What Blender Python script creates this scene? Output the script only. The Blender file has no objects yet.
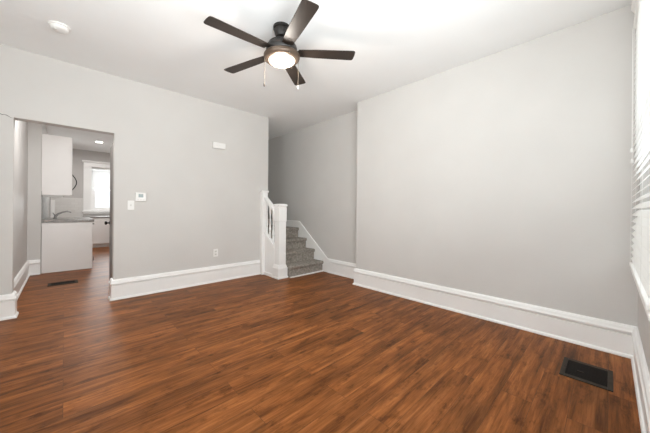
import bpy, bmesh, math, random
from mathutils import Vector, Matrix
random.seed(7)
S = bpy.context.scene
C = S.collection
PI = math.pi

# ------------------------------------------------------------------ camera
H = 2.74
YD, XR, YW = 4.186, 3.174, -0.153          # doorway wall, right wall, window wall
F_PX, YAW, PP_V, ROLL, CAM_Z = 272.37, 0.7632, 209.38, 0.0078, 1.1265
cd = bpy.data.cameras.new('camera')
cam = bpy.data.objects.new('camera', cd)
C.objects.link(cam)
cd.sensor_fit = 'HORIZONTAL'
cd.sensor_width = 36.0
cd.lens = F_PX / 650 * 36.0
cd.shift_y = -(216.5 - PP_V) / 650
cd.clip_start = 0.01
fw = Vector((math.sin(YAW), math.cos(YAW), 0))
rt = Vector((math.cos(YAW), -math.sin(YAW), 0))
up = Vector((0, 0, 1))
cr, sr = math.cos(ROLL), math.sin(ROLL)
ax = rt * cr + up * sr
ay = -rt * sr + up * cr
m = Matrix((ax, ay, -fw)).transposed().to_4x4()
m.translation = Vector((0, 0, CAM_Z))
cam.matrix_world = m
S.camera = cam

# ------------------------------------------------------------------ world, daylight, added fill, exposure
w = bpy.data.worlds.new('daylight')
S.world = w
w.use_nodes = True
w.node_tree.nodes['Background'].inputs[0].default_value = (0.95, 0.98, 1.0, 1)
w.node_tree.nodes['Background'].inputs[1].default_value = 1.25
vs = S.view_settings
S.display_settings.display_device = 'sRGB'
vs.view_transform = 'Standard'
vs.look = 'None'
vs.gamma = 1.0
vs.use_curve_mapping = False
vs.exposure = 0.06
S.cycles.max_bounces = 14
S.cycles.diffuse_bounces = 10
S.cycles.glossy_bounces = 4
S.cycles.transmission_bounces = 8
S.cycles.sample_clamp_indirect = 4.0


def area(name, loc, sx, sy, power, d, col=(1, 1, 1)):
    l = bpy.data.lights.new(name, 'AREA')
    l.shape = 'RECTANGLE'
    l.size, l.size_y, l.energy, l.color = sx, sy, power, col
    o = bpy.data.objects.new(name, l)
    o.location = loc
    o.rotation_euler = Vector(d).to_track_quat('-Z', 'Z').to_euler()
    C.objects.link(o)
    return o


DAY = (0.93, 0.975, 0.985)
area('added_fill_behind_camera', (0.55, -0.40, 1.40), 1.4, 1.4, 126, (0, 1, 1.5), DAY)  # added fill, shines in through the added window behind the camera
area('daylight_blind_window', (2.38, -0.62, 1.70), 1.3, 1.9, 6, (0, 1, 0), DAY)
area('added_fill_rear', (-1.22, 1.0, 1.55), 1.2, 1.7, 38, (1, 0, 0.7), DAY)  # added fill from an unseen opening in the rear wall
area('daylight_kitchen_window', (0.93, 10.95, 1.70), 0.7, 1.2, 60, (0, -1, 0), DAY)


# ------------------------------------------------------------------ materials
def mat(name, col, rough=0.5, metal=0.0, spec=0.5):
    x = bpy.data.materials.new(name)
    x.use_nodes = True
    b = x.node_tree.nodes['Principled BSDF']
    b.inputs['Base Color'].default_value = (*col, 1)
    b.inputs['Roughness'].default_value = rough
    b.inputs['Metallic'].default_value = metal
    b.inputs['Specular IOR Level'].default_value = spec
    return x


def nodes(x):
    return x.node_tree.nodes, x.node_tree.links, x.node_tree.nodes['Principled BSDF']


def noisy(x, scale, amount, bump=0.0, bscale=None, detail=3, stretch=None):
    """mottle the base colour by +-amount and add a fine bump"""
    n, l, b = nodes(x)
    col = b.inputs['Base Color'].default_value[:3]
    tc = n.new('ShaderNodeTexCoord')
    mp = n.new('ShaderNodeMapping')
    l.new(tc.outputs['Object'], mp.inputs[0])
    if stretch:
        mp.inputs['Scale'].default_value = stretch
    t = n.new('ShaderNodeTexNoise')
    t.inputs['Scale'].default_value = scale
    t.inputs['Detail'].default_value = detail
    l.new(mp.outputs[0], t.inputs['Vector'])
    r = n.new('ShaderNodeValToRGB')
    r.color_ramp.elements[0].position = 0.3
    r.color_ramp.elements[1].position = 0.7
    r.color_ramp.elements[0].color = (*[c * (1 - amount) for c in col], 1)
    r.color_ramp.elements[1].color = (*[min(1, c * (1 + amount)) for c in col], 1)
    l.new(t.outputs['Fac'], r.inputs[0])
    l.new(r.outputs[0], b.inputs['Base Color'])
    if bump:
        t2 = n.new('ShaderNodeTexNoise')
        t2.inputs['Scale'].default_value = bscale or scale * 10
        t2.inputs['Detail'].default_value = 3
        l.new(mp.outputs[0], t2.inputs['Vector'])
        bp = n.new('ShaderNodeBump')
        bp.inputs['Strength'].default_value = bump
        bp.inputs['Distance'].default_value = 0.01
        l.new(t2.outputs['Fac'], bp.inputs['Height'])
        l.new(bp.outputs[0], b.inputs['Normal'])
    return x


def emis(name, col, strength):
    x = mat(name, col)
    b = x.node_tree.nodes['Principled BSDF']
    b.inputs['Emission Color'].default_value = (*col, 1)
    b.inputs['Emission Strength'].default_value = strength
    return x


M = {}
M['wall'] = noisy(mat('warm_grey_paint', (0.64, 0.628, 0.608), 0.6, spec=0.25), 2.0, 0.02, 0.06, 60)
M['ceiling'] = noisy(mat('ceiling_paint', (0.885, 0.90, 0.90), 0.8, spec=0.2), 1.5, 0.015, 0.05, 50)
M['trim'] = noisy(mat('white_trim_paint', (0.92, 0.92, 0.91), 0.35, spec=0.4), 6.0, 0.015, 0.04, 30)
M['cabinet'] = noisy(mat('white_cabinet_paint', (0.83, 0.815, 0.80), 0.4, spec=0.4), 5.0, 0.01)
M['blind'] = mat('white_blind_slat', (0.88, 0.88, 0.86), 0.45)
M['blind_shade'] = mat('pale_grey_blind_slat', (0.74, 0.75, 0.75), 0.5)
M['plastic'] = mat('white_plastic', (0.86, 0.86, 0.84), 0.35)
M['plastic_shade'] = mat('ivory_plastic', (0.74, 0.73, 0.70), 0.4)
M['screen'] = mat('lcd_grey_screen', (0.36, 0.42, 0.42), 0.25)
M['dark'] = mat('dark_slot', (0.008, 0.008, 0.008), 0.8, spec=0.1)
M['bronze'] = noisy(mat('oil_bronze_metal', (0.022, 0.019, 0.017), 0.45, 0.2), 20, 0.15)
M['ring'] = noisy(mat('brushed_bronze_metal', (0.12, 0.085, 0.062), 0.40, 0.5), 20, 0.1)
M['blade'] = noisy(mat('espresso_wood', (0.032, 0.023, 0.018), 0.42, spec=0.3), 3.0, 0.35, stretch=(1, 1, 1))
M['chain'] = mat('brass_chain', (0.13, 0.11, 0.085), 0.45, 0.6)
M['fob'] = mat('dark_wood_fob', (0.07, 0.05, 0.04), 0.4)
M['bowl'] = emis('frosted_lit_glass', (1.0, 0.90, 0.74), 5.0)
n, l, b = nodes(M['bowl'])                  # the bulb behind the glass: hot centre, dimmer rim
tc = n.new('ShaderNodeTexCoord')
dv = n.new('ShaderNodeVectorMath')
dv.operation = 'DISTANCE'
dv.inputs[1].default_value = (1.385, 2.020, 2.42)
l.new(tc.outputs['Object'], dv.inputs[0])
mr = n.new('ShaderNodeMapRange')
mr.inputs['From Min'].default_value = 0.05
mr.inputs['From Max'].default_value = 0.118
mr.inputs['To Min'].default_value = 9.0
mr.inputs['To Max'].default_value = 0.75
l.new(dv.outputs['Value'], mr.inputs[0])
l.new(mr.outputs[0], b.inputs['Emission Strength'])
M['lens'] = emis('recessed_lamp_lens', (1.0, 0.96, 0.88), 14.0)
M['register'] = noisy(mat('brown_register_metal', (0.040, 0.032, 0.025), 0.6, 0.0, 0.15), 30, 0.2)
M['grille'] = mat('blackened_grille_metal', (0.018, 0.015, 0.013), 0.6, 0.0, 0.15)
M['black'] = mat('black_metal', (0.02, 0.02, 0.02), 0.3, 0.5)
M['chrome'] = mat('brushed_steel', (0.32, 0.31, 0.30), 0.3, 1.0)
M['door'] = noisy(mat('dark_grey_door', (0.17, 0.155, 0.145), 0.45), 4, 0.05)  # one dark grey tone over the whole leaf
M['carpet'] = noisy(mat('taupe_grey_carpet', (0.34, 0.31, 0.275), 0.95, spec=0.1), 26, 0.30, 0.9, 160, detail=6)
M['granite'] = noisy(mat('speckled_granite', (0.24, 0.225, 0.21), 0.3), 90, 0.7, detail=5)
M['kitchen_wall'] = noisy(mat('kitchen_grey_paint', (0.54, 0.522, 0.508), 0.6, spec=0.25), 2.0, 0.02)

g = bpy.data.materials.new('window_glass')
g.use_nodes = True
n, l = g.node_tree.nodes, g.node_tree.links
n.clear()
out = n.new('ShaderNodeOutputMaterial')
tr = n.new('ShaderNodeBsdfTransparent')
gl = n.new('ShaderNodeBsdfGlossy')
gl.inputs['Roughness'].default_value = 0.02
mx = n.new('ShaderNodeMixShader')
mx.inputs[0].default_value = 0.06
l.new(tr.outputs[0], mx.inputs[1])
l.new(gl.outputs[0], mx.inputs[2])
l.new(mx.outputs[0], out.inputs[0])
M['glass'] = g

# backsplash: small pale tiles
x = mat('pale_mosaic_tile', (0.7, 0.69, 0.66), 0.5, spec=0.2)
n, l, b = nodes(x)
tc = n.new('ShaderNodeTexCoord')
sp = n.new('ShaderNodeSeparateXYZ')
cb = n.new('ShaderNodeCombineXYZ')
ad = n.new('ShaderNodeMath')
l.new(tc.outputs['Object'], sp.inputs[0])
l.new(sp.outputs[0], ad.inputs[0])
l.new(sp.outputs[1], ad.inputs[1])
l.new(ad.outputs[0], cb.inputs[0])
l.new(sp.outputs[2], cb.inputs[1])
br = n.new('ShaderNodeTexBrick')
br.inputs['Scale'].default_value = 1.0
br.inputs['Brick Width'].default_value = 0.15
br.inputs['Row Height'].default_value = 0.075
br.inputs['Mortar Size'].default_value = 0.003
br.inputs['Color1'].default_value = (0.72, 0.71, 0.69, 1)
br.inputs['Color2'].default_value = (0.68, 0.67, 0.65, 1)
br.inputs['Mortar'].default_value = (0.64, 0.63, 0.61, 1)
l.new(cb.outputs[0], br.inputs['Vector'])
l.new(br.outputs['Color'], b.inputs['Base Color'])
M['tile'] = x

# floor: rustic brown vinyl planks running along X
x = mat('brown_wood_plank', (0.2, 0.08, 0.035), 0.34, spec=0.08)
n, l, b = nodes(x)
tc = n.new('ShaderNodeTexCoord')
br = n.new('ShaderNodeTexBrick')
br.offset = 0.37
br.offset_frequency = 2
br.inputs['Scale'].default_value = 1.0
br.inputs['Brick Width'].default_value = 1.22
br.inputs['Row Height'].default_value = 0.155
br.inputs['Mortar Size'].default_value = 0.0012
br.inputs['Mortar Smooth'].default_value = 0.3
br.inputs['Color1'].default_value = (0, 0, 0, 1)
br.inputs['Color2'].default_value = (1, 1, 1, 1)
br.inputs['Mortar'].default_value = (0.5, 0.5, 0.5, 1)
l.new(tc.outputs['Object'], br.inputs['Vector'])
# shift the grain per plank
vm = n.new('ShaderNodeVectorMath')
vm.operation = 'MULTIPLY_ADD'
l.new(br.outputs['Color'], vm.inputs[0])
vm.inputs[1].default_value = (7.3, 3.1, 5.7)
l.new(tc.outputs['Object'], vm.inputs[2])
mpa = n.new('ShaderNodeMapping')
mpa.inputs['Scale'].default_value = (0.75, 11.0, 1)
l.new(vm.outputs[0], mpa.inputs[0])
na = n.new('ShaderNodeTexNoise')
na.inputs['Scale'].default_value = 2.6
na.inputs['Detail'].default_value = 10
na.inputs['Roughness'].default_value = 0.68
na.inputs['Distortion'].default_value = 0.35
l.new(mpa.outputs[0], na.inputs['Vector'])
mpb = n.new('ShaderNodeMapping')
mpb.inputs['Scale'].default_value = (1.1, 5.0, 1)
l.new(vm.outputs[0], mpb.inputs[0])
nb = n.new('ShaderNodeTexNoise')
nb.inputs['Scale'].default_value = 1.6
nb.inputs['Detail'].default_value = 5
nb.inputs['Distortion'].default_value = 0.5
l.new(mpb.outputs[0], nb.inputs['Vector'])
ra = n.new('ShaderNodeValToRGB')
e = ra.color_ramp.elements
e[0].position, e[0].color = 0.32, (0.108, 0.037, 0.0115, 1)
e[1].position, e[1].color = 0.68, (0.355, 0.138, 0.045, 1)
q = e.new(0.5)
q.color = (0.235, 0.084, 0.024, 1)
l.new(na.outputs['Fac'], ra.inputs[0])
rb = n.new('ShaderNodeValToRGB')
e = rb.color_ramp.elements
e[0].position, e[0].color = 0.30, (0.55, 0.55, 0.56, 1)
e[1].position, e[1].color = 0.62, (1.12, 1.1, 1.08, 1)
l.new(nb.outputs['Fac'], rb.inputs[0])
mu = n.new('ShaderNodeMix')
mu.data_type = 'RGBA'
mu.blend_type = 'MULTIPLY'
mu.inputs[0].default_value = 1.0
l.new(ra.outputs[0], mu.inputs[6])
l.new(rb.outputs[0], mu.inputs[7])
# fine pores
mpc = n.new('ShaderNodeMapping')
mpc.inputs['Scale'].default_value = (5.0, 90.0, 1)
l.new(vm.outputs[0], mpc.inputs[0])
nc = n.new('ShaderNodeTexNoise')
nc.inputs['Scale'].default_value = 1.5
nc.inputs['Detail'].default_value = 4
l.new(mpc.outputs[0], nc.inputs['Vector'])
rp = n.new('ShaderNodeValToRGB')
e = rp.color_ramp.elements
e[0].position, e[0].color = 0.36, (0.62, 0.60, 0.58, 1)
e[1].position, e[1].color = 0.54, (1.06, 1.06, 1.06, 1)
l.new(nc.outputs['Fac'], rp.inputs[0])
mp_ = n.new('ShaderNodeMix')
mp_.data_type = 'RGBA'
mp_.blend_type = 'MULTIPLY'
mp_.inputs[0].default_value = 0.45
l.new(mu.outputs[2], mp_.inputs[6])
l.new(rp.outputs[0], mp_.inputs[7])
# knots and dark smudges
nk = n.new('ShaderNodeTexNoise')
nk.inputs['Scale'].default_value = 9.0
nk.inputs['Detail'].default_value = 6
nk.inputs['Roughness'].default_value = 0.7
mpk = n.new('ShaderNodeMapping')
mpk.inputs['Scale'].default_value = (0.7, 1.6, 1)
l.new(vm.outputs[0], mpk.inputs[0])
l.new(mpk.outputs[0], nk.inputs['Vector'])
rk = n.new('ShaderNodeValToRGB')
e = rk.color_ramp.elements
e[0].position, e[0].color = 0.30, (0.32, 0.29, 0.27, 1)
e[1].position, e[1].color = 0.46, (1.05, 1.05, 1.05, 1)
l.new(nk.outputs['Fac'], rk.inputs[0])
mk = n.new('ShaderNodeMix')
mk.data_type = 'RGBA'
mk.blend_type = 'MULTIPLY'
mk.inputs[0].default_value = 0.85
l.new(mp_.outputs[2], mk.inputs[6])
l.new(rk.outputs[0], mk.inputs[7])
# plank to plank tone
rc = n.new('ShaderNodeValToRGB')
e = rc.color_ramp.elements
e[0].color = (0.88, 0.87, 0.87, 1)
e[1].color = (1.10, 1.09, 1.08, 1)
l.new(br.outputs['Color'], rc.inputs[0])
mv = n.new('ShaderNodeMix')
mv.data_type = 'RGBA'
mv.blend_type = 'MULTIPLY'
mv.inputs[0].default_value = 1.0
l.new(mk.outputs[2], mv.inputs[6])
l.new(rc.outputs[0], mv.inputs[7])
# seams
mw = n.new('ShaderNodeMix')
mw.data_type = 'RGBA'
l.new(br.outputs['Fac'], mw.inputs[0])
l.new(mv.outputs[2], mw.inputs[6])
mw.inputs[7].default_value = (0.09, 0.037, 0.015, 1)
l.new(mw.outputs[2], b.inputs['Base Color'])
rr = n.new('ShaderNodeMapRange')
rr.inputs['To Min'].default_value = 0.34
rr.inputs['To Max'].default_value = 0.46
l.new(na.outputs['Fac'], rr.inputs[0])
l.new(rr.outputs[0], b.inputs['Roughness'])
bp = n.new('ShaderNodeBump')
bp.inputs['Strength'].default_value = 0.25
bp.inputs['Distance'].default_value = 0.006
l.new(na.outputs['Fac'], bp.inputs['Height'])
l.new(bp.outputs[0], b.inputs['Normal'])
M['floor'] = x


# ------------------------------------------------------------------ mesh helpers
class MB:
    def __init__(self):
        self.b = bmesh.new()

    def box(self, x0, x1, y0, y1, z0, z1):
        v = [self.b.verts.new(p) for p in ((x0, y0, z0), (x1, y0, z0), (x1, y1, z0), (x0, y1, z0),
                                           (x0, y0, z1), (x1, y0, z1), (x1, y1, z1), (x0, y1, z1))]
        for f in ((3, 2, 1, 0), (4, 5, 6, 7), (0, 1, 5, 4), (1, 2, 6, 5), (2, 3, 7, 6), (3, 0, 4, 7)):
            self.b.faces.new([v[i] for i in f])
        return self

    def loft(self, rings, cap=True, closed=True):
        vs = [[self.b.verts.new(p) for p in r] for r in rings]
        k = len(vs[0])
        for a, c in zip(vs, vs[1:]):
            for i in range(k if closed else k - 1):
                j = (i + 1) % k
                self.b.faces.new((a[i], a[j], c[j], c[i]))
        if cap:
            self.b.faces.new(list(reversed(vs[0])))
            self.b.faces.new(vs[-1])
        return self

    def prism(self, pts, axis, a, b_):
        """extrude a 2-D outline along an axis; pts are the two other coordinates in xyz order"""
        def p3(p, t):
            q = list(p)
            q.insert(axis, t)
            return q
        return self.loft([[p3(p, a) for p in pts], [p3(p, b_) for p in pts]])

    def frustum(self, cx, cy, levels):
        """square section tower: levels of (half, z)"""
        return self.loft([[(cx - h, cy - h, z), (cx + h, cy - h, z), (cx + h, cy + h, z), (cx - h, cy + h, z)]
                          for h, z in levels])

    def lathe(self, prof, c=(0, 0, 0), seg=32):
        self.loft([[(c[0] + r * math.cos(2 * PI * i / seg), c[1] + r * math.sin(2 * PI * i / seg), c[2] + z)
                    for i in range(seg)] for r, z in prof])
        return self

    def lathe_axis(self, prof, c, axis, seg=20):
        rings = []
        for r, t in prof:
            ring = []
            for i in range(seg):
                q = [r * math.cos(2 * PI * i / seg), r * math.sin(2 * PI * i / seg)]
                q.insert(axis, t)
                ring.append([c[k] + q[k] for k in range(3)])
            rings.append(ring)
        return self.loft(rings)

    def tube(self, path, r, seg=10):
        path = [Vector(p) for p in path]
        rings = []
        u = None
        for i, p in enumerate(path):
            d = (path[min(i + 1, len(path) - 1)] - path[max(i - 1, 0)]).normalized()
            if u is None:
                u = d.cross(Vector((0, 0, 1)))
                if u.length < 1e-3:
                    u = Vector((1, 0, 0))
            u = (u - d * u.dot(d)).normalized()
            v = d.cross(u)
            rad = r[i] if isinstance(r, (list, tuple)) else r
            rings.append([p + rad * (math.cos(2 * PI * k / seg) * u + math.sin(2 * PI * k / seg) * v)
                          for k in range(seg)])
        return self.loft(rings)

    def sweep(self, poly, prof, pre=None, post=None):
        """profile of (offset to the left of travel, z) along a floor polyline, mitred"""
        pts = [Vector(p) for p in poly]
        ext = [Vector(pre) if pre else None] + pts + [Vector(post) if post else None]
        rings = []
        for i, p in enumerate(pts):
            a, c = ext[i], ext[i + 2]
            d0 = (p - a).normalized() if a is not None else None
            d1 = (c - p).normalized() if c is not None else None
            d0 = d0 or d1
            d1 = d1 or d0
            n0, n1 = Vector((-d0.y, d0.x)), Vector((-d1.y, d1.x))
            k = (n0 + n1) / (1 + n0.dot(n1))
            rings.append([(p.x + k.x * o, p.y + k.y * o, z) for o, z in prof])
        return self.loft(rings)

    def build(self, name, m_, parent=None, bevel=0, smooth=False, seg=2):
        bmesh.ops.recalc_face_normals(self.b, faces=self.b.faces)
        me = bpy.data.meshes.new(name)
        self.b.to_mesh(me)
        self.b.free()
        me.materials.append(m_)
        o = bpy.data.objects.new(name, me)
        C.objects.link(o)
        if smooth:
            for p in me.polygons:
                p.use_smooth = True
            me.set_sharp_from_angle(angle=math.radians(38))
        if bevel:
            b = o.modifiers.new('bevel', 'BEVEL')
            b.width, b.segments, b.limit_method, b.angle_limit = bevel, seg, 'ANGLE', math.radians(40)
        if parent:
            o.parent = parent
            o.matrix_parent_inverse = Matrix.Translation(-parent.location) if parent.parent is None and parent.type == 'EMPTY' else Matrix()
        return o


def struct(o):
    o['kind'] = 'structure'
    return o


def thing(name, label, cat, loc, group=None):
    o = bpy.data.objects.new(name, None)
    o.empty_display_size = 0.05
    o.location = loc
    C.objects.link(o)
    o['label'], o['category'] = label, cat
    if group:
        o['group'] = group
    return o


def tag(o, label, cat, group=None):
    o['label'], o['category'] = label, cat
    if group:
        o['group'] = group
    return o


# ------------------------------------------------------------------ room shell
OX0, OX1, OZ = -0.378, 0.436, 2.037        # doorway in the left wall
WT = 0.13                                   # wall thickness
XE = 2.604                                  # free end of the doorway wall
XC = 3.43                                   # recessed wall beside the stair
YE = 2.635                                  # end of the right wall
KY = 10.6                                   # far kitchen wall
KZ = 2.80
struct(MB().box(-1.15, 3.6, -0.4, KY + 0.2, -0.12, 0).build('floor', M['floor']))
struct(MB().box(-1.15, 3.6, -0.4, YD + 0.02, H, H + 0.15)
       .box(XE - 0.13, 3.6, YD + 0.02, 5.85, H, H + 0.15).build('ceiling', M['ceiling']))
struct(MB().box(-0.6, 2.2, YD + WT, KY + 0.2, KZ, KZ + 0.1).build('ceiling_kitchen', M['ceiling']))

wl = struct(MB().box(-1.15, OX0, YD, YD + WT, 0, H).box(OX1, XE, YD, YD + WT, 0, H)
            .box(OX0, OX1, YD, YD + WT, OZ, KZ).build('wall_left', M['wall']))
struct(MB().box(XR, XC + 0.12, -0.4, YE, 0, H).build('wall_right', M['wall'], bevel=0.006))
struct(MB().box(XC, XC + 0.12, YE, 5.7, 0, H).build('wall_recess', M['wall']))
struct(MB().box(XE - 0.13, XC + 0.12, 5.7, 5.82, 0, H).build('wall_stairwell', M['wall']))
struct(MB().box(XE - 0.13, XE, YD + WT, 5.7, 0, H).build('wall_stair_side', M['wall']))
R0, R1 = 0.36, 1.64  # unseen rear opening, added to let fill light in
struct(MB().box(-1.15, -1.0, -0.4, R0, 0, H).box(-1.15, -1.0, R1, YD, 0, H).box(-1.15, -1.0, R0, R1, 0, 0.70)
       .box(-1.15, -1.0, R0, R1, 2.48, H).build('wall_rear', M['wall']))
# window wall: blind window opening and an added unseen one
A0, A1, B0, B1 = -0.18, 1.28, 1.72, 3.06
z0, z1, zb = 0.70, 2.56, 0.70
mb = MB()
YB = -0.36
for a, c in ((-1.0, A0), (A1, B0), (B1, XR)):
    mb.box(a, c, YB, YW, 0, H)
for a, c in ((A0, A1), (B0, B1)):
    mb.box(a, c, YB, YW, 0, z0)
    mb.box(a, c, YB, YW, z1, H)
struct(mb.build('wall_window', M['wall']))
# hall and kitchen
struct(MB().box(-0.56, -0.44, YD + WT, 6.62, 0, KZ).build('wall_hall', M['wall']))
struct(MB().box(-0.56, -0.285, 6.62, KY, 0, KZ).build('wall_kitchen_left', M['wall']))
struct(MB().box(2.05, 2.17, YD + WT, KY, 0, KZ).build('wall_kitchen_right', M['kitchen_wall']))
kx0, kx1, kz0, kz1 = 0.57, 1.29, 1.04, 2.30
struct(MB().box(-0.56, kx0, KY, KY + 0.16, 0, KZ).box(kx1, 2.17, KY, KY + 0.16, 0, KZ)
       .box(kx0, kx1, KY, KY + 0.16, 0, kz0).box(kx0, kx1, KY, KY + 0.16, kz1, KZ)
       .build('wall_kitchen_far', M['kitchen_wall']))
struct(MB().box(-0.285, -0.278, 6.66, KY, 0.80, 1.40).build('trim_1', noisy(mat('grey_marbled_tile', (0.42, 0.415, 0.40), 0.7, spec=0.1), 14, 0.25)))
struct(MB().box(-0.278, 0.39, KY - 0.008, KY, 0.80, 1.40).build('trim_2', M['tile']))
struct(MB().box(-0.278, -0.195, KY - 0.03, KY - 0.0085, 0.80, 1.33).build('trim_3', M['trim'], bevel=0.004))

# crack in the plaster over the doorway's left corner
pts = [(-0.47, 2.052), (-0.452, 2.046), (-0.44, 2.049), (-0.425, 2.047), (-0.412, 2.040), (-0.40, 2.030), (-0.385, 2.028)]
mb = MB()
mb.loft([[(px, YD - 0.0012, pz - t), (px, YD - 0.0012, pz + t), (px, YD + 0.002, pz + t), (px, YD + 0.002, pz - t)]
         for (px, pz), t in zip(pts, (0.0035, 0.003, 0.002, 0.0035, 0.003, 0.0018, 0.001))])
mb.build('plaster_crack', mat('plaster_crack_grey', (0.16, 0.15, 0.14), 0.9), wl)

# ------------------------------------------------------------------ baseboards
BB = [(-0.002, 0.0), (0.036, 0.0), (0.036, 0.010), (0.030, 0.022), (0.022, 0.026), (0.022, 0.177), (0.006, 0.179),
      (0.006, 0.187), (0.030, 0.189), (0.033, 0.203), (0.026, 0.214), (0.022, 0.232), (0.012, 0.246), (-0.002, 0.248)]


def base(name, poly, pre=None, post=None):
    return struct(MB().sweep(poly, BB, pre, post).build(name, M['trim'], bevel=0.0015))


base('baseboard_left', [(2.443, YD), (OX1, YD), (OX1, YD + WT)])
base('baseboard_doorway', [(OX0, YD + WT), (OX0, YD), (-1.0, YD)], post=(-1.0, -1))
base('baseboard_right', [(XR, YW), (XR, YE), (XC, YE)], pre=(-1, YW), post=(XC, 9))
base('baseboard_recess', [(XC, YE), (XC, 3.47)], pre=(XR, YE))
base('baseboard_window', [(-1.0, YW), (XR, YW)], pre=(-1.0, 5), post=(XR, 5))
base('baseboard_rear', [(-1.0, YD), (-1.0, YW)], pre=(3, YD), post=(3, YW))
base('baseboard_hall', [(-0.285, 6.62), (-0.44, 6.62), (-0.44, YD + WT)])

# ------------------------------------------------------------------ added window behind the camera and the blind window
def sash_window(name, a, c, zz0, zz1, y, wallside=1):
    """double-hung window in a wall opening: frame, sashes and panes"""
    fr = struct(MB().box(a, a + 0.05, y - 0.04, y + 0.06, zz0, zz1).box(c - 0.05, c, y - 0.04, y + 0.06, zz0, zz1)
                .box(a + 0.05, c - 0.05, y - 0.04, y + 0.06, zz0, zz0 + 0.05)
                .box(a + 0.05, c - 0.05, y - 0.04, y + 0.06, zz1 - 0.05, zz1).build(name, M['trim'], bevel=0.003))
    zm = (zz0 + zz1) / 2
    for lo, hi, dy in ((zz0 + 0.05, zm + 0.02, 0.02 * wallside), (zm - 0.02, zz1 - 0.05, -0.02 * wallside)):
        yy = y + dy
        MB().box(a + 0.05, a + 0.09, yy - 0.015, yy + 0.015, lo, hi).box(c - 0.09, c - 0.05, yy - 0.015, yy + 0.015, lo, hi)\
            .box(a + 0.09, c - 0.09, yy - 0.015, yy + 0.015, lo, lo + 0.04)\
            .box(a + 0.09, c - 0.09, yy - 0.015, yy + 0.015, hi - 0.04, hi).build('sash', M['trim'], fr)
        MB().box(a + 0.09, c - 0.09, yy - 0.003, yy + 0.003, lo + 0.04, hi - 0.04).build('pane', M['glass'], fr)
    return fr


sash_window('window_1', B0, B1, z0 + 0.01, z1, -0.29)
sash_window('added_window', A0, A1, z0 + 0.01, z1, -0.29)  # unseen window added so the fill can enter behind the camera
sash_window('window_3', kx0, kx1, kz0, kz1, KY + 0.09, -1)
# stool and apron under the blind
struct(MB().prism([(-0.24, 0.712), (-0.118, 0.712), (-0.110, 0.705), (-0.110, 0.690), (-0.118, 0.683), (-0.24, 0.700)], 0, B0 - 0.03, B1 + 0.04)
       .build('trim_4', M['trim'], bevel=0.002))
struct(MB().box(B0 - 0.01, B1 + 0.02, YW, YW + 0.012, 0.60, 0.684).build('trim_5', M['trim'], bevel=0.003))

bl = thing('window_blind', 'white slatted window blind hanging over the window at the right edge', 'blind', (2.39, -0.13, 0.72))
BX0, BX1 = 1.74, 3.085
def by(z):                                  # the blind hangs slightly outwards at the bottom
    return -0.128 - 0.013 * (z - 0.73) / 1.8
MB().prism([(-0.172, 2.50), (-0.114, 2.50), (-0.114, 2.535), (-0.126, 2.545), (-0.126, 2.60), (-0.118, 2.625), (-0.104, 2.65),
            (-0.104, 2.675), (-0.172, 2.675)], 0, BX0 - 0.01, BX1 + 0.010).build('valance', M['blind'], bl, bevel=0.002)
mb = MB()
nsl = 37
for i in range(nsl):
    zc = 0.795 + i * 0.0465
    t = math.radians(50)
    dy, dz = 0.025 * math.cos(t), -0.025 * math.sin(t)
    prof = []
    for q in (-1, -0.5, 0, 0.5, 1):
        prof.append((by(zc) + q * dy, zc + q * dz + 0.002 * (1 - q * q)))
    for q in (1, 0.5, 0, -0.5, -1):
        prof.append((by(zc) + q * dy, zc + q * dz - 0.0028 + 0.002 * (1 - q * q)))
    mb.prism(prof, 0, BX0, BX1)
mb.build('slats', M['blind'], bl)
MB().box(BX0, BX1, -0.155, -0.104, 0.722, 0.746).build('bottom_rail', M['blind'], bl, bevel=0.004)
for xx in (1.95, 2.41, 2.87):
    MB().loft([[(xx - 0.002, by(z) + 0.0265, z), (xx + 0.002, by(z) + 0.0265, z), (xx + 0.002, by(z) + 0.0275, z), (xx - 0.002, by(z) + 0.0275, z)]
               for z in (0.745, 2.51)]).build('ladder_cord', M['blind'], bl)
for yy, zt in ((-0.112, 1.605), (-0.114, 1.525)):
    cdx = BX1 - 0.012
    c_ = MB().tube([(cdx, yy, 2.505), (cdx, yy, 2.0), (cdx, yy, zt)], 0.0012, 6).build('pull_cord', M['blind'], bl)
    MB().lathe([(0.003, 0.034), (0.007, 0.030), (0.010, 0.004), (0.009, 0.0)], (cdx, yy, zt - 0.034), 12).build('tassel', M['plastic'], c_, smooth=True)

# ------------------------------------------------------------------ staircase
SY = [3.588, 3.823, 4.062, 4.31, 5.69]     # nosing lines
SZ = [0.0, 0.190, 0.382, 0.568, 0.758]
st = thing('staircase', 'short flight of grey carpeted stairs with white skirt boards in the recess', 'stairs', (3.03, 4.2, 0))
SX0, SX1 = 2.632, XC - 0.024
for k in range(4):
    y0, y1, zt = SY[k], SY[k + 1] + (0.03 if k < 3 else 0), SZ[k + 1]
    pr = [(y0 + 0.03, 0.0 if k else 0.016), (y0 + 0.03, zt - 0.062), (y0 + 0.012, zt - 0.052), (y0 + 0.002, zt - 0.036),
          (y0, zt - 0.022), (y0 + 0.005, zt - 0.008), (y0 + 0.018, zt), (y1 - 0.001, zt), (y1 - 0.001, 0.0 if k else 0.016)]
    mb = MB()
    if k == 0:
        mb.prism(pr[:7] + [(3.852, zt), (3.852, 0.016)], 0, 2.670, SX1)
    else:
        mb.prism(pr, 0, 2.552 if k < 2 else XE + 0.003, SX1)
    mb.build('carpeted_step', M['carpet'], st, smooth=True)
MB().box(2.670, SX1, 3.592, 3.617, 0, 0.016).build('toe_strip', M['trim'], st)['label'] = 'white strip along the floor'
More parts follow.
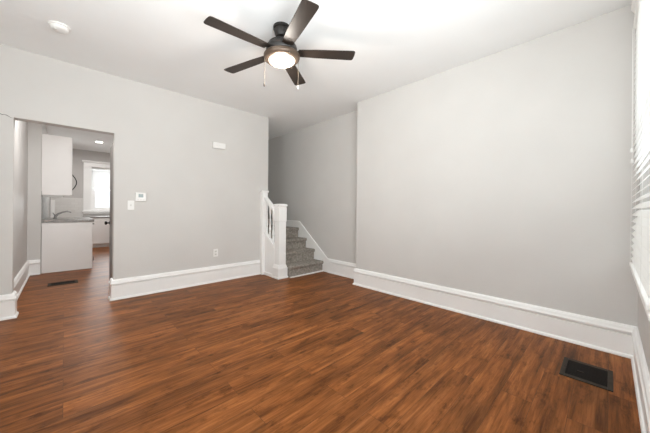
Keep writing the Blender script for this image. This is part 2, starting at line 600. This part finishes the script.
sk = MB().prism([(3.47, 0.0), (3.47, 0.246), (3.50, 0.248), (4.305, 0.880), (5.695, 0.884), (5.695, 0.0)], 1 - 1, XC - 0.022, XC - 0.001)\
    .build('skirt_board', M['trim'], st)
sk['label'] = 'white sloping skirt board on the recess wall'
mb = MB()
cap = [(0.0, -0.012), (0.012, -0.012), (0.012, 0.004), (0.004, 0.012), (0.0, 0.012)]
rings = []
for y, z in ((3.49, 0.246), (4.300, 0.880), (5.695, 0.884)):
    rings.append([(XC - 0.022 - o, y, z + d) for o, d in cap])
mb.loft(rings)
MB.build(mb, 'cap_moulding', M['trim'], sk)

# balustrade
ba = thing('stair_railing', 'short white wooden balustrade with square newel post at the foot of the stairs', 'railing', (2.59, 3.76, 0))
NX, NY = 2.566, 3.745
MB().frustum(NX, NY, [(0.100, 0), (0.100, 0.022), (0.091, 0.030), (0.091, 0.165), (0.083, 0.185), (0.074, 0.215), (0.068, 0.222),
                      (0.068, 0.915), (0.076, 0.935), (0.076, 1.150), (0.070, 1.156), (0.070, 1.165)]).build('newel_post', M['trim'], ba, bevel=0.003)
MB().frustum(NX, NY, [(0.076, 1.165), (0.084, 1.178), (0.084, 1.196), (0.076, 1.206), (0.03, 1.214)]).build('newel_cap', M['trim'], ba, bevel=0.002)
PX0, PX1 = 2.446, 2.546
MB().box(PX0, PX1, YD - 0.086, YD - 0.001, 0.0, 1.408).build('wall_post', M['trim'], ba, bevel=0.004)
MB().box(PX0 - 0.010, PX1 + 0.010, YD - 0.096, YD - 0.001, 1.408, 1.418).box(PX0 - 0.016, PX1 + 0.016, YD - 0.102, YD - 0.001, 1.418, 1.440)\
    .build('post_cap', M['trim'], ba, bevel=0.004)
y0, y1 = NY + 0.068, YD - 0.086
sl = (1.345 - 1.135) / (y1 - y0)
rz = lambda y, zb_: zb_ + sl * (y - y0)
RX = 2.508
MB().loft([[(RX - 0.030, y, rz(y, 1.070)), (RX + 0.030, y, rz(y, 1.070)), (RX + 0.030, y, rz(y, 1.090)), (RX + 0.036, y, rz(y, 1.10)),
            (RX + 0.036, y, rz(y, 1.125)), (RX + 0.022, y, rz(y, 1.142)), (RX - 0.022, y, rz(y, 1.142)), (RX - 0.036, y, rz(y, 1.125)),
            (RX - 0.036, y, rz(y, 1.10)), (RX - 0.030, y, rz(y, 1.090))] for y in (y0, y1)]).build('handrail', M['trim'], ba, bevel=0.002)
MB().loft([[(RX - 0.026, y, rz(y, 0.490)), (RX + 0.026, y, rz(y, 0.490)), (RX + 0.026, y, rz(y, 0.530)), (RX - 0.026, y, rz(y, 0.530))]
           for y in (y0, y1)]).build('shoe_rail', M['trim'], ba, bevel=0.003)
MB().prism([(y0, 0.0), (y1, 0.0), (y1, rz(y1, 0.491)), (y0, rz(y0, 0.491))], 0, RX - 0.014, RX + 0.014)\
    .prism([(y0, 0.0), (y1, 0.0), (y1, 0.05), (y0, 0.05)], 0, RX - 0.030, RX - 0.014).build('side_panel', M['trim'], ba)
for k in range(3):
    yb = y0 + (y1 - y0) * (k + 0.5) / 3
    a, c = rz(yb, 0.527), rz(yb, 1.072)
    hh = c - a
    pr = [(0.0155, 0), (0.0155, 0.20), (0.010, 0.215), (0.017, 0.24), (0.018, 0.29), (0.012, 0.42), (0.009, 0.60), (0.008, 0.70),
          (0.015, 0.72), (0.010, 0.745), (0.0155, 0.77), (0.0155, 1.0)]
    MB().lathe([(r, a + t * hh) for r, t in pr], (RX, yb, 0), 14).build('baluster', M['trim'], ba, smooth=True)

# ------------------------------------------------------------------ ceiling fan
FX, FY = 1.385, 2.020
ZB = 2.515
fan = thing('ceiling_fan', 'dark bronze five-blade ceiling fan with a lit glass bowl', 'ceiling fan', (FX, FY, 2.39))
MB().lathe([(0.03, 2.642), (0.050, 2.650), (0.062, 2.672), (0.068, 2.700), (0.068, 2.712), (0.075, 2.716), (0.075, 2.7395)], (FX, FY, 0), 36)\
    .build('canopy', M['bronze'], fan, smooth=True)
MB().lathe([(0.013, 2.60), (0.013, 2.65)], (FX, FY, 0), 16).lathe([(0.020, 2.600), (0.024, 2.606), (0.024, 2.628), (0.018, 2.634)], (FX, FY, 0), 20)\
    .build('downrod', M['bronze'], fan, smooth=True)
MB().lathe([(0.085, 2.490), (0.120, 2.496), (0.134, 2.512), (0.136, 2.545), (0.132, 2.562), (0.116, 2.578), (0.112, 2.590), (0.070, 2.603), (0.02, 2.606)],
           (FX, FY, 0), 48).build('motor_housing', M['bronze'], fan, smooth=True)
for k in range(12):                         # dark cooling slots round the upper housing
    a = 2 * PI * (k + 0.5) / 12
    ca, sa = math.cos(a), math.sin(a)
    def q(r, t, z): return (FX + r * ca - t * sa, FY + r * sa + t * ca, z)
    MB().loft([[q(0.122, -0.014, 2.567), q(0.122, 0.014, 2.567), q(0.128, 0.014, 2.567), q(0.128, -0.014, 2.567)],
               [q(0.112, -0.014, 2.578), q(0.112, 0.014, 2.578), q(0.118, 0.014, 2.578), q(0.118, -0.014, 2.578)]]).build('cooling_slot', M['dark'], fan)
MB().lathe([(0.118, 2.494), (0.150, 2.494), (0.158, 2.486), (0.159, 2.468), (0.154, 2.456), (0.140, 2.446), (0.126, 2.442), (0.119, 2.443), (0.119, 2.470), (0.1, 2.490)],
           (FX, FY, 0), 56).build('light_ring', M['ring'], fan, smooth=True)
MB().lathe([(0.1185, 2.462), (0.1185, 2.446), (0.112, 2.434), (0.096, 2.424), (0.072, 2.417), (0.04, 2.413), (0.01, 2.412)], (FX, FY, 0), 48)\
    .build('light_bowl', M['bowl'], fan, smooth=True)
for k in range(3):
    a = math.radians(20 + 120 * k)
    MB().lathe_axis([(0.004, -0.004), (0.006, 0), (0.006, 0.006), (0.003, 0.010)], (FX + 0.152 * math.cos(a), FY + 0.152 * math.sin(a), 2.444), 2, 10)\
        .build('thumbscrew', M['chain'], fan, smooth=True)
PITCH = math.radians(-6)
for k in range(5):
    ang = math.radians(180.8 - 72 * k)
    R = Matrix.Translation((FX, FY, ZB)) @ Matrix.Rotation(ang, 4, 'Z') @ Matrix.Rotation(PITCH, 4, 'X')
    # outline of the blade: radius runs along +X
    oc = [(0.150, -0.046), (0.30, -0.056), (0.60, -0.064)]
    tip = []
    for j in range(7):
        t = -PI / 2 + PI * j / 6
        tip.append((0.640 + 0.022 * math.cos(t) ** 0.6 if abs(math.cos(t)) > 1e-6 else 0.640, 0.064 * (abs(math.sin(t)) ** 0.6) * (1 if math.sin(t) > 0 else -1)))
    out = oc + tip + [(0.60, 0.064), (0.30, 0.056), (0.150, 0.046)]
    b = MB()
    b.loft([[R @ Vector((px, py, -0.003)) for px, py in out], [R @ Vector((px, py, 0.003)) for px, py in out]])
    bo = b.build('blade', M['blade'], fan, bevel=0.0012, seg=1)
    b = MB()
    iron = [(0.085, -0.020), (0.13, -0.016), (0.165, -0.036), (0.215, -0.036), (0.235, -0.014), (0.235, 0.014), (0.215, 0.036),
            (0.165, 0.036), (0.13, 0.016), (0.085, 0.020)]
    b.loft([[R @ Vector((px, py, 0.0032)) for px, py in iron], [R @ Vector((px, py, 0.0075)) for px, py in iron]])
    for px, py in ((0.18, -0.022), (0.18, 0.022), (0.22, 0)):
        b.loft([[R @ Vector((px + 0.006 * math.cos(i * PI / 4), py + 0.006 * math.sin(i * PI / 4), zz)) for i in range(8)] for zz in (-0.0055, -0.003)])
    b.build('blade_bracket', M['bronze'], bo, bevel=0.0008, seg=1)
for a, drop, key in ((158, 0.235, 'fob'), (-28, 0.215, 'plastic')):
    # pull chains hang from the light ring
    a = math.radians(a)
    px, py = FX + 0.150 * math.cos(a), FY + 0.150 * math.sin(a)
    ch = MB().tube([(px, py, 2.452), (px + 0.001, py, 2.39), (px, py, 2.45 - drop)], 0.0016, 6).build('pull_chain', M['chain'], fan, smooth=True)
    f = MB().lathe([(0.002, 0.030), (0.006, 0.026), (0.0075, 0.012), (0.005, 0.002), (0.002, 0)], (px, py, 2.45 - drop - 0.028), 12)\
        .build('pull_fob', M[key], ch, smooth=True)

# the fan hangs a touch out of level on its ball joint
nrm = Vector((-0.047, 0.016, 1)).normalized()
TI = Matrix.Translation((FX, FY, 2.52)) @ Vector((0, 0, 1)).rotation_difference(nrm).to_matrix().to_4x4() @ Matrix.Translation((-FX, -FY, -2.52))
for o in fan.children_recursive:
    if o.name.split('.')[0] not in ('canopy', 'downrod', 'pull_chain', 'pull_fob'):
        o.data.transform(TI)
ld = bpy.data.lights.new('fan_lamp_light', 'POINT')
ld.energy, ld.shadow_soft_size, ld.color = 13, 0.07, (1.0, 0.93, 0.84)
lo = bpy.data.objects.new('fan_lamp_light', ld)
lo.location = (FX, FY, 2.33)
C.objects.link(lo)

# ------------------------------------------------------------------ small fittings
sd = thing('smoke_detector', 'round white smoke detector on the ceiling near the left wall', 'smoke detector', (-0.04, 3.394, H))
MB().lathe([(0.072, 0.0), (0.072, -0.010), (0.062, -0.014)], (-0.04, 3.394, H - 0.0005), 40).build('mounting_plate', M['plastic'], sd, smooth=True)
MB().lathe([(0.062, -0.014), (0.064, -0.022), (0.060, -0.034), (0.048, -0.042), (0.02, -0.044), (0.005, -0.044)], (-0.04, 3.394, H), 40)\
    .build('cover', M['plastic'], sd, smooth=True)
MB().lathe([(0.010, -0.0435), (0.010, -0.047), (0.003, -0.048)], (-0.065, 3.375, H), 16).build('test_button', M['plastic_shade'], sd, smooth=True)

Y = YD
th = thing('thermostat', 'small white thermostat with a grey display on the left wall', 'thermostat', (0.709, Y, 1.267))
MB().box(0.650, 0.768, Y - 0.024, Y, 1.212, 1.322).build('body', M['plastic'], th, bevel=0.006)
MB().box(0.683, 0.735, Y - 0.0252, Y - 0.0238, 1.262, 1.305).build('display', M['screen'], th)
for k in range(3):
    MB().box(0.672 + k * 0.028, 0.690 + k * 0.028, Y - 0.026, Y - 0.0235, 1.228, 1.238).build('button', M['plastic_shade'], th, bevel=0.001)

sw = thing('light_switch', 'white single toggle light switch below left of the thermostat', 'light switch', (0.606, Y, 1.16))
MB().box(0.571, 0.641, Y - 0.006, Y, 1.102, 1.218).build('wall_plate', M['plastic'], sw, bevel=0.003)
MB().prism([(Y - 0.006, 1.148), (Y - 0.018, 1.168), (Y - 0.018, 1.174), (Y - 0.006, 1.172)], 0, 0.601, 0.611).build('toggle', M['plastic_shade'], sw)
for z in (1.130, 1.190):
    MB().lathe_axis([(0.003, -0.0068), (0.003, -0.005)], (0.606, Y, z), 1, 10).build('screw', M['plastic_shade'], sw)

dc = thing('door_chime', 'white rectangular door chime box high on the left wall', 'door chime', (1.713, Y, 2.10))
MB().box(1.617, 1.809, Y - 0.045, Y, 2.048, 2.136).build('cover', M['plastic'], dc, bevel=0.005)
for k in range(3):
    MB().box(1.655 + k * 0.045, 1.683 + k * 0.045, Y - 0.0465, Y - 0.0445, 2.090, 2.094).build('sound_slot', M['plastic_shade'], dc)

ol = thing('wall_outlet', 'white duplex electrical outlet low on the left wall', 'outlet', (1.682, Y, 0.446))
MB().box(1.646, 1.718, Y - 0.006, Y, 0.388, 0.504).build('wall_plate', M['plastic'], ol, bevel=0.003)
for zc in (0.424, 0.468):
    r = MB().box(1.665, 1.699, Y - 0.0085, Y - 0.005, zc - 0.016, zc + 0.016).build('receptacle', M['plastic_shade'], ol, bevel=0.004)
    for dx in (-0.007, 0.007):
        MB().box(1.682 + dx - 0.0015, 1.682 + dx + 0.0015, Y - 0.0092, Y - 0.008, zc - 0.004, zc + 0.008).build('slot', M['dark'], r)


def register(x0, x1, y0, y1, label, along_x=True, bars=14):
    cx, cy = (x0 + x1) / 2, (y0 + y1) / 2
    t = thing('floor_register', label, 'floor vent', (cx, cy, 0))
    fx, fy = (0.034, 0.026)
    MB().box(x0, x1, y0, y0 + fy, 0, 0.007).box(x0, x1, y1 - fy, y1, 0, 0.007).box(x0, x0 + fx, y0 + fy, y1 - fy, 0, 0.007)\
        .box(x1 - fx, x1, y0 + fy, y1 - fy, 0, 0.007).build('frame', M['register'], t, bevel=0.002)
    MB().box(x0 + fx, x1 - fx, y0 + fy, y1 - fy, 0, 0.0012).build('duct_opening', M['dark'], t)
    mb = MB()
    L = x1 - x0 - 2 * fx
    for k in range(bars):
        xx = x0 + fx + L * (k + 0.5) / bars
        mb.box(xx - 0.0026, xx + 0.0026, y0 + fy, y1 - fy, 0.0012, 0.0055)
    mb.build('grille', M['grille'], t)
    MB().box(x0 + fx + L * 0.38, x0 + fx + L * 0.38 + 0.006, cy + 0.012, cy + 0.045, 0.0055, 0.011).build('damper_lever', M['register'], t)
    return t


register(2.476, 2.790, -0.022, 0.236, 'dark brown metal floor register near the right corner of the room')
register(-0.170, 0.155, 5.50, 5.70, 'dark brown metal floor register in the hall before the white kitchen cabinet')

# ------------------------------------------------------------------ door in the hall, kitchen beyond
hx, hy = 0.452, YD + WT + 0.012
door = thing('door_1', 'dark grey interior door standing open beside the doorway', 'door', (hx, hy, 0.01))
door['kind'] = 'structure'
ang = math.atan2(0.76, 0.030)
RD = Matrix.Translation((hx, hy, 0)) @ Matrix.Rotation(ang, 4, 'Z')


def rot_build(mb, name, m_, parent, **k):
    mb.b.transform(RD)
    return mb.build(name, m_, parent, **k)


slab = rot_build(MB().box(0, 0.765, -0.038, 0, 0.012, 2.005), 'slab', M['door'], door, bevel=0.002)
for s in (0.0,):
    kn = rot_build(MB().lathe_axis([(0.026, 0.0), (0.026, 0.006), (0.010, 0.010), (0.010, 0.028), (0.022, 0.034), (0.027, 0.046), (0.022, 0.058), (0.006, 0.062)],
                                   (0.705, 0.0, 0.905), 1, 20), 'knob', M['black'], slab, smooth=True)
for z in (0.25, 1.0, 1.80):
    rot_build(MB().lathe([(0.007, z), (0.007, z + 0.09)], (-0.002, 0.007, 0), 10), 'hinge', M['bronze'], slab)

CX0, CX1 = -0.275, 0.378
LE, LT = 8.28, 0.908                        # far end and top of the sink run
lc = thing('base_cabinet', 'white base cabinet with plain end panel and dark stone edge seen through the doorway', 'cabinet', (0.05, 7.5, 0))
MB().box(CX0, CX1 - 0.02, 6.672, LE - 0.01, 0.0, LT - 0.045).build('body', M['cabinet'], lc, bevel=0.002)
MB().box(CX0 - 0.004, CX1 + 0.002, 6.655, 6.671, 0.0, LT - 0.045).build('end_panel', M['cabinet'], lc, bevel=0.002)
for k in range(3):
    a = 6.69 + k * 0.525
    d = MB().box(CX1 - 0.0195, CX1, a + 0.004, a + 0.517, 0.11, 0.69).build('door', M['cabinet'], lc, bevel=0.003)
    MB().tube([(CX1, a + 0.03, 0.13), (CX1 + 0.022, a + 0.03, 0.135), (CX1 + 0.022, a + 0.03, 0.20), (CX1, a + 0.03, 0.205)], 0.006, 8).build('handle', M['black'], d, smooth=True)
    d = MB().box(CX1 - 0.0195, CX1, a + 0.004, a + 0.517, 0.705, 0.855).build('drawer', M['cabinet'], lc, bevel=0.003)
    MB().tube([(CX1, a + 0.02, 0.82), (CX1 + 0.026, a + 0.02, 0.82), (CX1 + 0.026, a + 0.12, 0.82), (CX1, a + 0.12, 0.82)], 0.008, 8).build('handle', M['black'], d, smooth=True)

bc = thing('base_cabinet', 'white base cabinet under the far kitchen window', 'cabinet', (1.2, 10.25, 0))
MB().box(CX1 + 0.02, 2.04, 9.96, 10.585, 0.10, 0.836).build('body', M['cabinet'], bc, bevel=0.002)
MB().box(CX1 + 0.02, 2.04, 10.02, 10.585, 0.0, 0.0995).build('toe_kick', M['plastic_shade'], bc)
for k in range(3):
    a = CX1 + 0.03 + k * 0.535
    MB().box(a, a + 0.527, 9.940, 9.9595, 0.11, 0.825).build('door', M['cabinet'], bc, bevel=0.003)

tag(MB().box(-0.277, CX1 + 0.025, 6.640, LE, LT - 0.044, LT).build('countertop', M['granite'], bevel=0.003),
    'grey speckled stone countertop with the faucet on it', 'countertop')
tag(MB().box(CX1 + 0.01, 2.045, 9.93, 10.59, 0.838, 0.876).build('countertop', M['granite'], bevel=0.003),
    'grey stone countertop under the far kitchen window', 'countertop')

uc = thing('wall_cabinet', 'tall white upper cabinet hung above the kitchen counter', 'cabinet', (-0.1, 6.9, 1.34))
MB().box(-0.284, 0.078, 6.690, 7.165, 1.345, 2.375).build('body', M['cabinet'], uc, bevel=0.002)
MB().box(-0.284, 0.082, 6.674, 6.6895, 1.335, 2.375).build('end_panel', M['cabinet'], uc, bevel=0.002)
d = MB().box(0.0785, 0.098, 6.692, 7.165, 1.340, 2.370).build('door', M['cabinet'], uc, bevel=0.003)
MB().tube([(0.097, 6.74, 1.44)] + [(0.097 + 0.060 * math.sin(PI * j / 10), 6.74, 1.44 + 0.028 * j) for j in range(1, 10)] + [(0.097, 6.74, 1.72)],
          0.0075, 8).build('handle', M['black'], d, smooth=True)

tag(MB().box(-0.275, -0.02, 6.72, 6.80, 1.300, 1.3445).build('under_cabinet_light', M['plastic'], bevel=0.004),
    'slim white light bar mounted under the upper cabinet', 'light')

fc = thing('kitchen_faucet', 'brushed steel arched kitchen faucet on the stone countertop', 'faucet', (-0.13, 7.3, LT))
fx, fy = -0.13, 7.3
MB().lathe([(0.032, LT), (0.030, LT + 0.010), (0.022, LT + 0.018)], (fx, fy, 0), 20).build('base', M['chrome'], fc, smooth=True)
MB().tube([(fx + dx, fy, LT + dz) for dx, dz in ((0, 0.012), (0.008, 0.05), (0.05, 0.095), (0.105, 0.125), (0.165, 0.140), (0.205, 0.138), (0.225, 0.118))],
          [0.021, 0.021, 0.018, 0.015, 0.014, 0.016, 0.016], 12).build('spout', M['chrome'], fc, smooth=True)
MB().tube([(fx + 0.004, fy, LT + 0.055), (fx - 0.014, fy, LT + 0.085), (fx - 0.030, fy, LT + 0.115)], [0.012, 0.009, 0.007], 10).build('lever', M['chrome'], fc, smooth=True)

# far kitchen window trim, blind, recessed lamp and added hall lamp
ca, cb_ = 0.395, 1.465
struct(MB().box(ca, kx0 + 0.002, KY - 0.024, KY, 1.03, 2.33).box(kx1 - 0.002, cb_, KY - 0.024, KY, 1.03, 2.33)
       .box(ca, cb_, KY - 0.026, KY, 2.33, 2.45)
       .prism([(KY - 0.026, 2.44), (KY - 0.040, 2.455), (KY - 0.060, 2.485), (KY - 0.060, 2.505), (KY, 2.505), (KY, 2.44)], 0, ca - 0.035, cb_ + 0.035)
       .build('trim_6', M['trim'], bevel=0.002))
struct(MB().box(ca - 0.02, cb_ + 0.02, KY - 0.055, KY + 0.05, 1.00, 1.03).box(ca, cb_, KY - 0.022, KY, 0.946, 1.00).build('trim_7', M['trim'], bevel=0.003))
kb = thing('window_blind', 'small white blind drawn half way down the far kitchen window', 'blind', (0.93, KY + 0.02, 1.7))
MB().box(kx0 + 0.004, kx1 - 0.004, KY + 0.002, KY + 0.034, 2.255, 2.295).build('headrail', M['blind_shade'], kb)
mb = MB()
for i in range(20):
    zc = 1.70 + i * 0.028
    mb.prism([(KY + 0.012, zc - 0.0145), (KY + 0.020, zc + 0.0145), (KY + 0.0215, zc + 0.0145), (KY + 0.0135, zc - 0.0145)], 0, kx0 + 0.006, kx1 - 0.006)
mb.build('slats', M['blind_shade'], kb)
MB().box(kx0 + 0.006, kx1 - 0.006, KY + 0.008, KY + 0.028, 1.665, 1.682).build('bottom_rail', M['blind_shade'], kb)
for xx in (0.68, 1.18):
    MB().box(xx - 0.001, xx + 0.001, KY + 0.004, KY + 0.0055, 1.68, 2.26).build('ladder_cord', M['blind_shade'], kb)

for lx, ly, watts, lab in ((0.63, 9.0, 27, 'round lit recessed lamp in the kitchen ceiling near the far window'),
                           (0.28, 4.88, 30, 'unseen recessed lamp added in the hall ceiling to brighten the doorway')):  # added out of view to lift the hall wall and cabinet ends
    rl = thing('recessed_light', lab, 'ceiling light', (lx, ly, KZ), 'recessed ceiling lamps')
    MB().lathe([(0.095, 0.0), (0.095, -0.004), (0.074, -0.007), (0.071, -0.001)], (lx, ly, KZ), 32).build('trim_ring', M['plastic'], rl, smooth=True)
    MB().lathe([(0.070, -0.001), (0.070, -0.004), (0.02, -0.005)], (lx, ly, KZ), 32).build('lens', M['lens'], rl, smooth=True)
    ld = bpy.data.lights.new('recessed_lamp_light', 'AREA')
    ld.shape, ld.size, ld.energy, ld.color = 'DISK', 0.16, watts, (1.0, 0.98, 0.96)
    lo = bpy.data.objects.new('recessed_lamp_light', ld)
    lo.location = (lx, ly, KZ - 0.012)
    C.objects.link(lo)
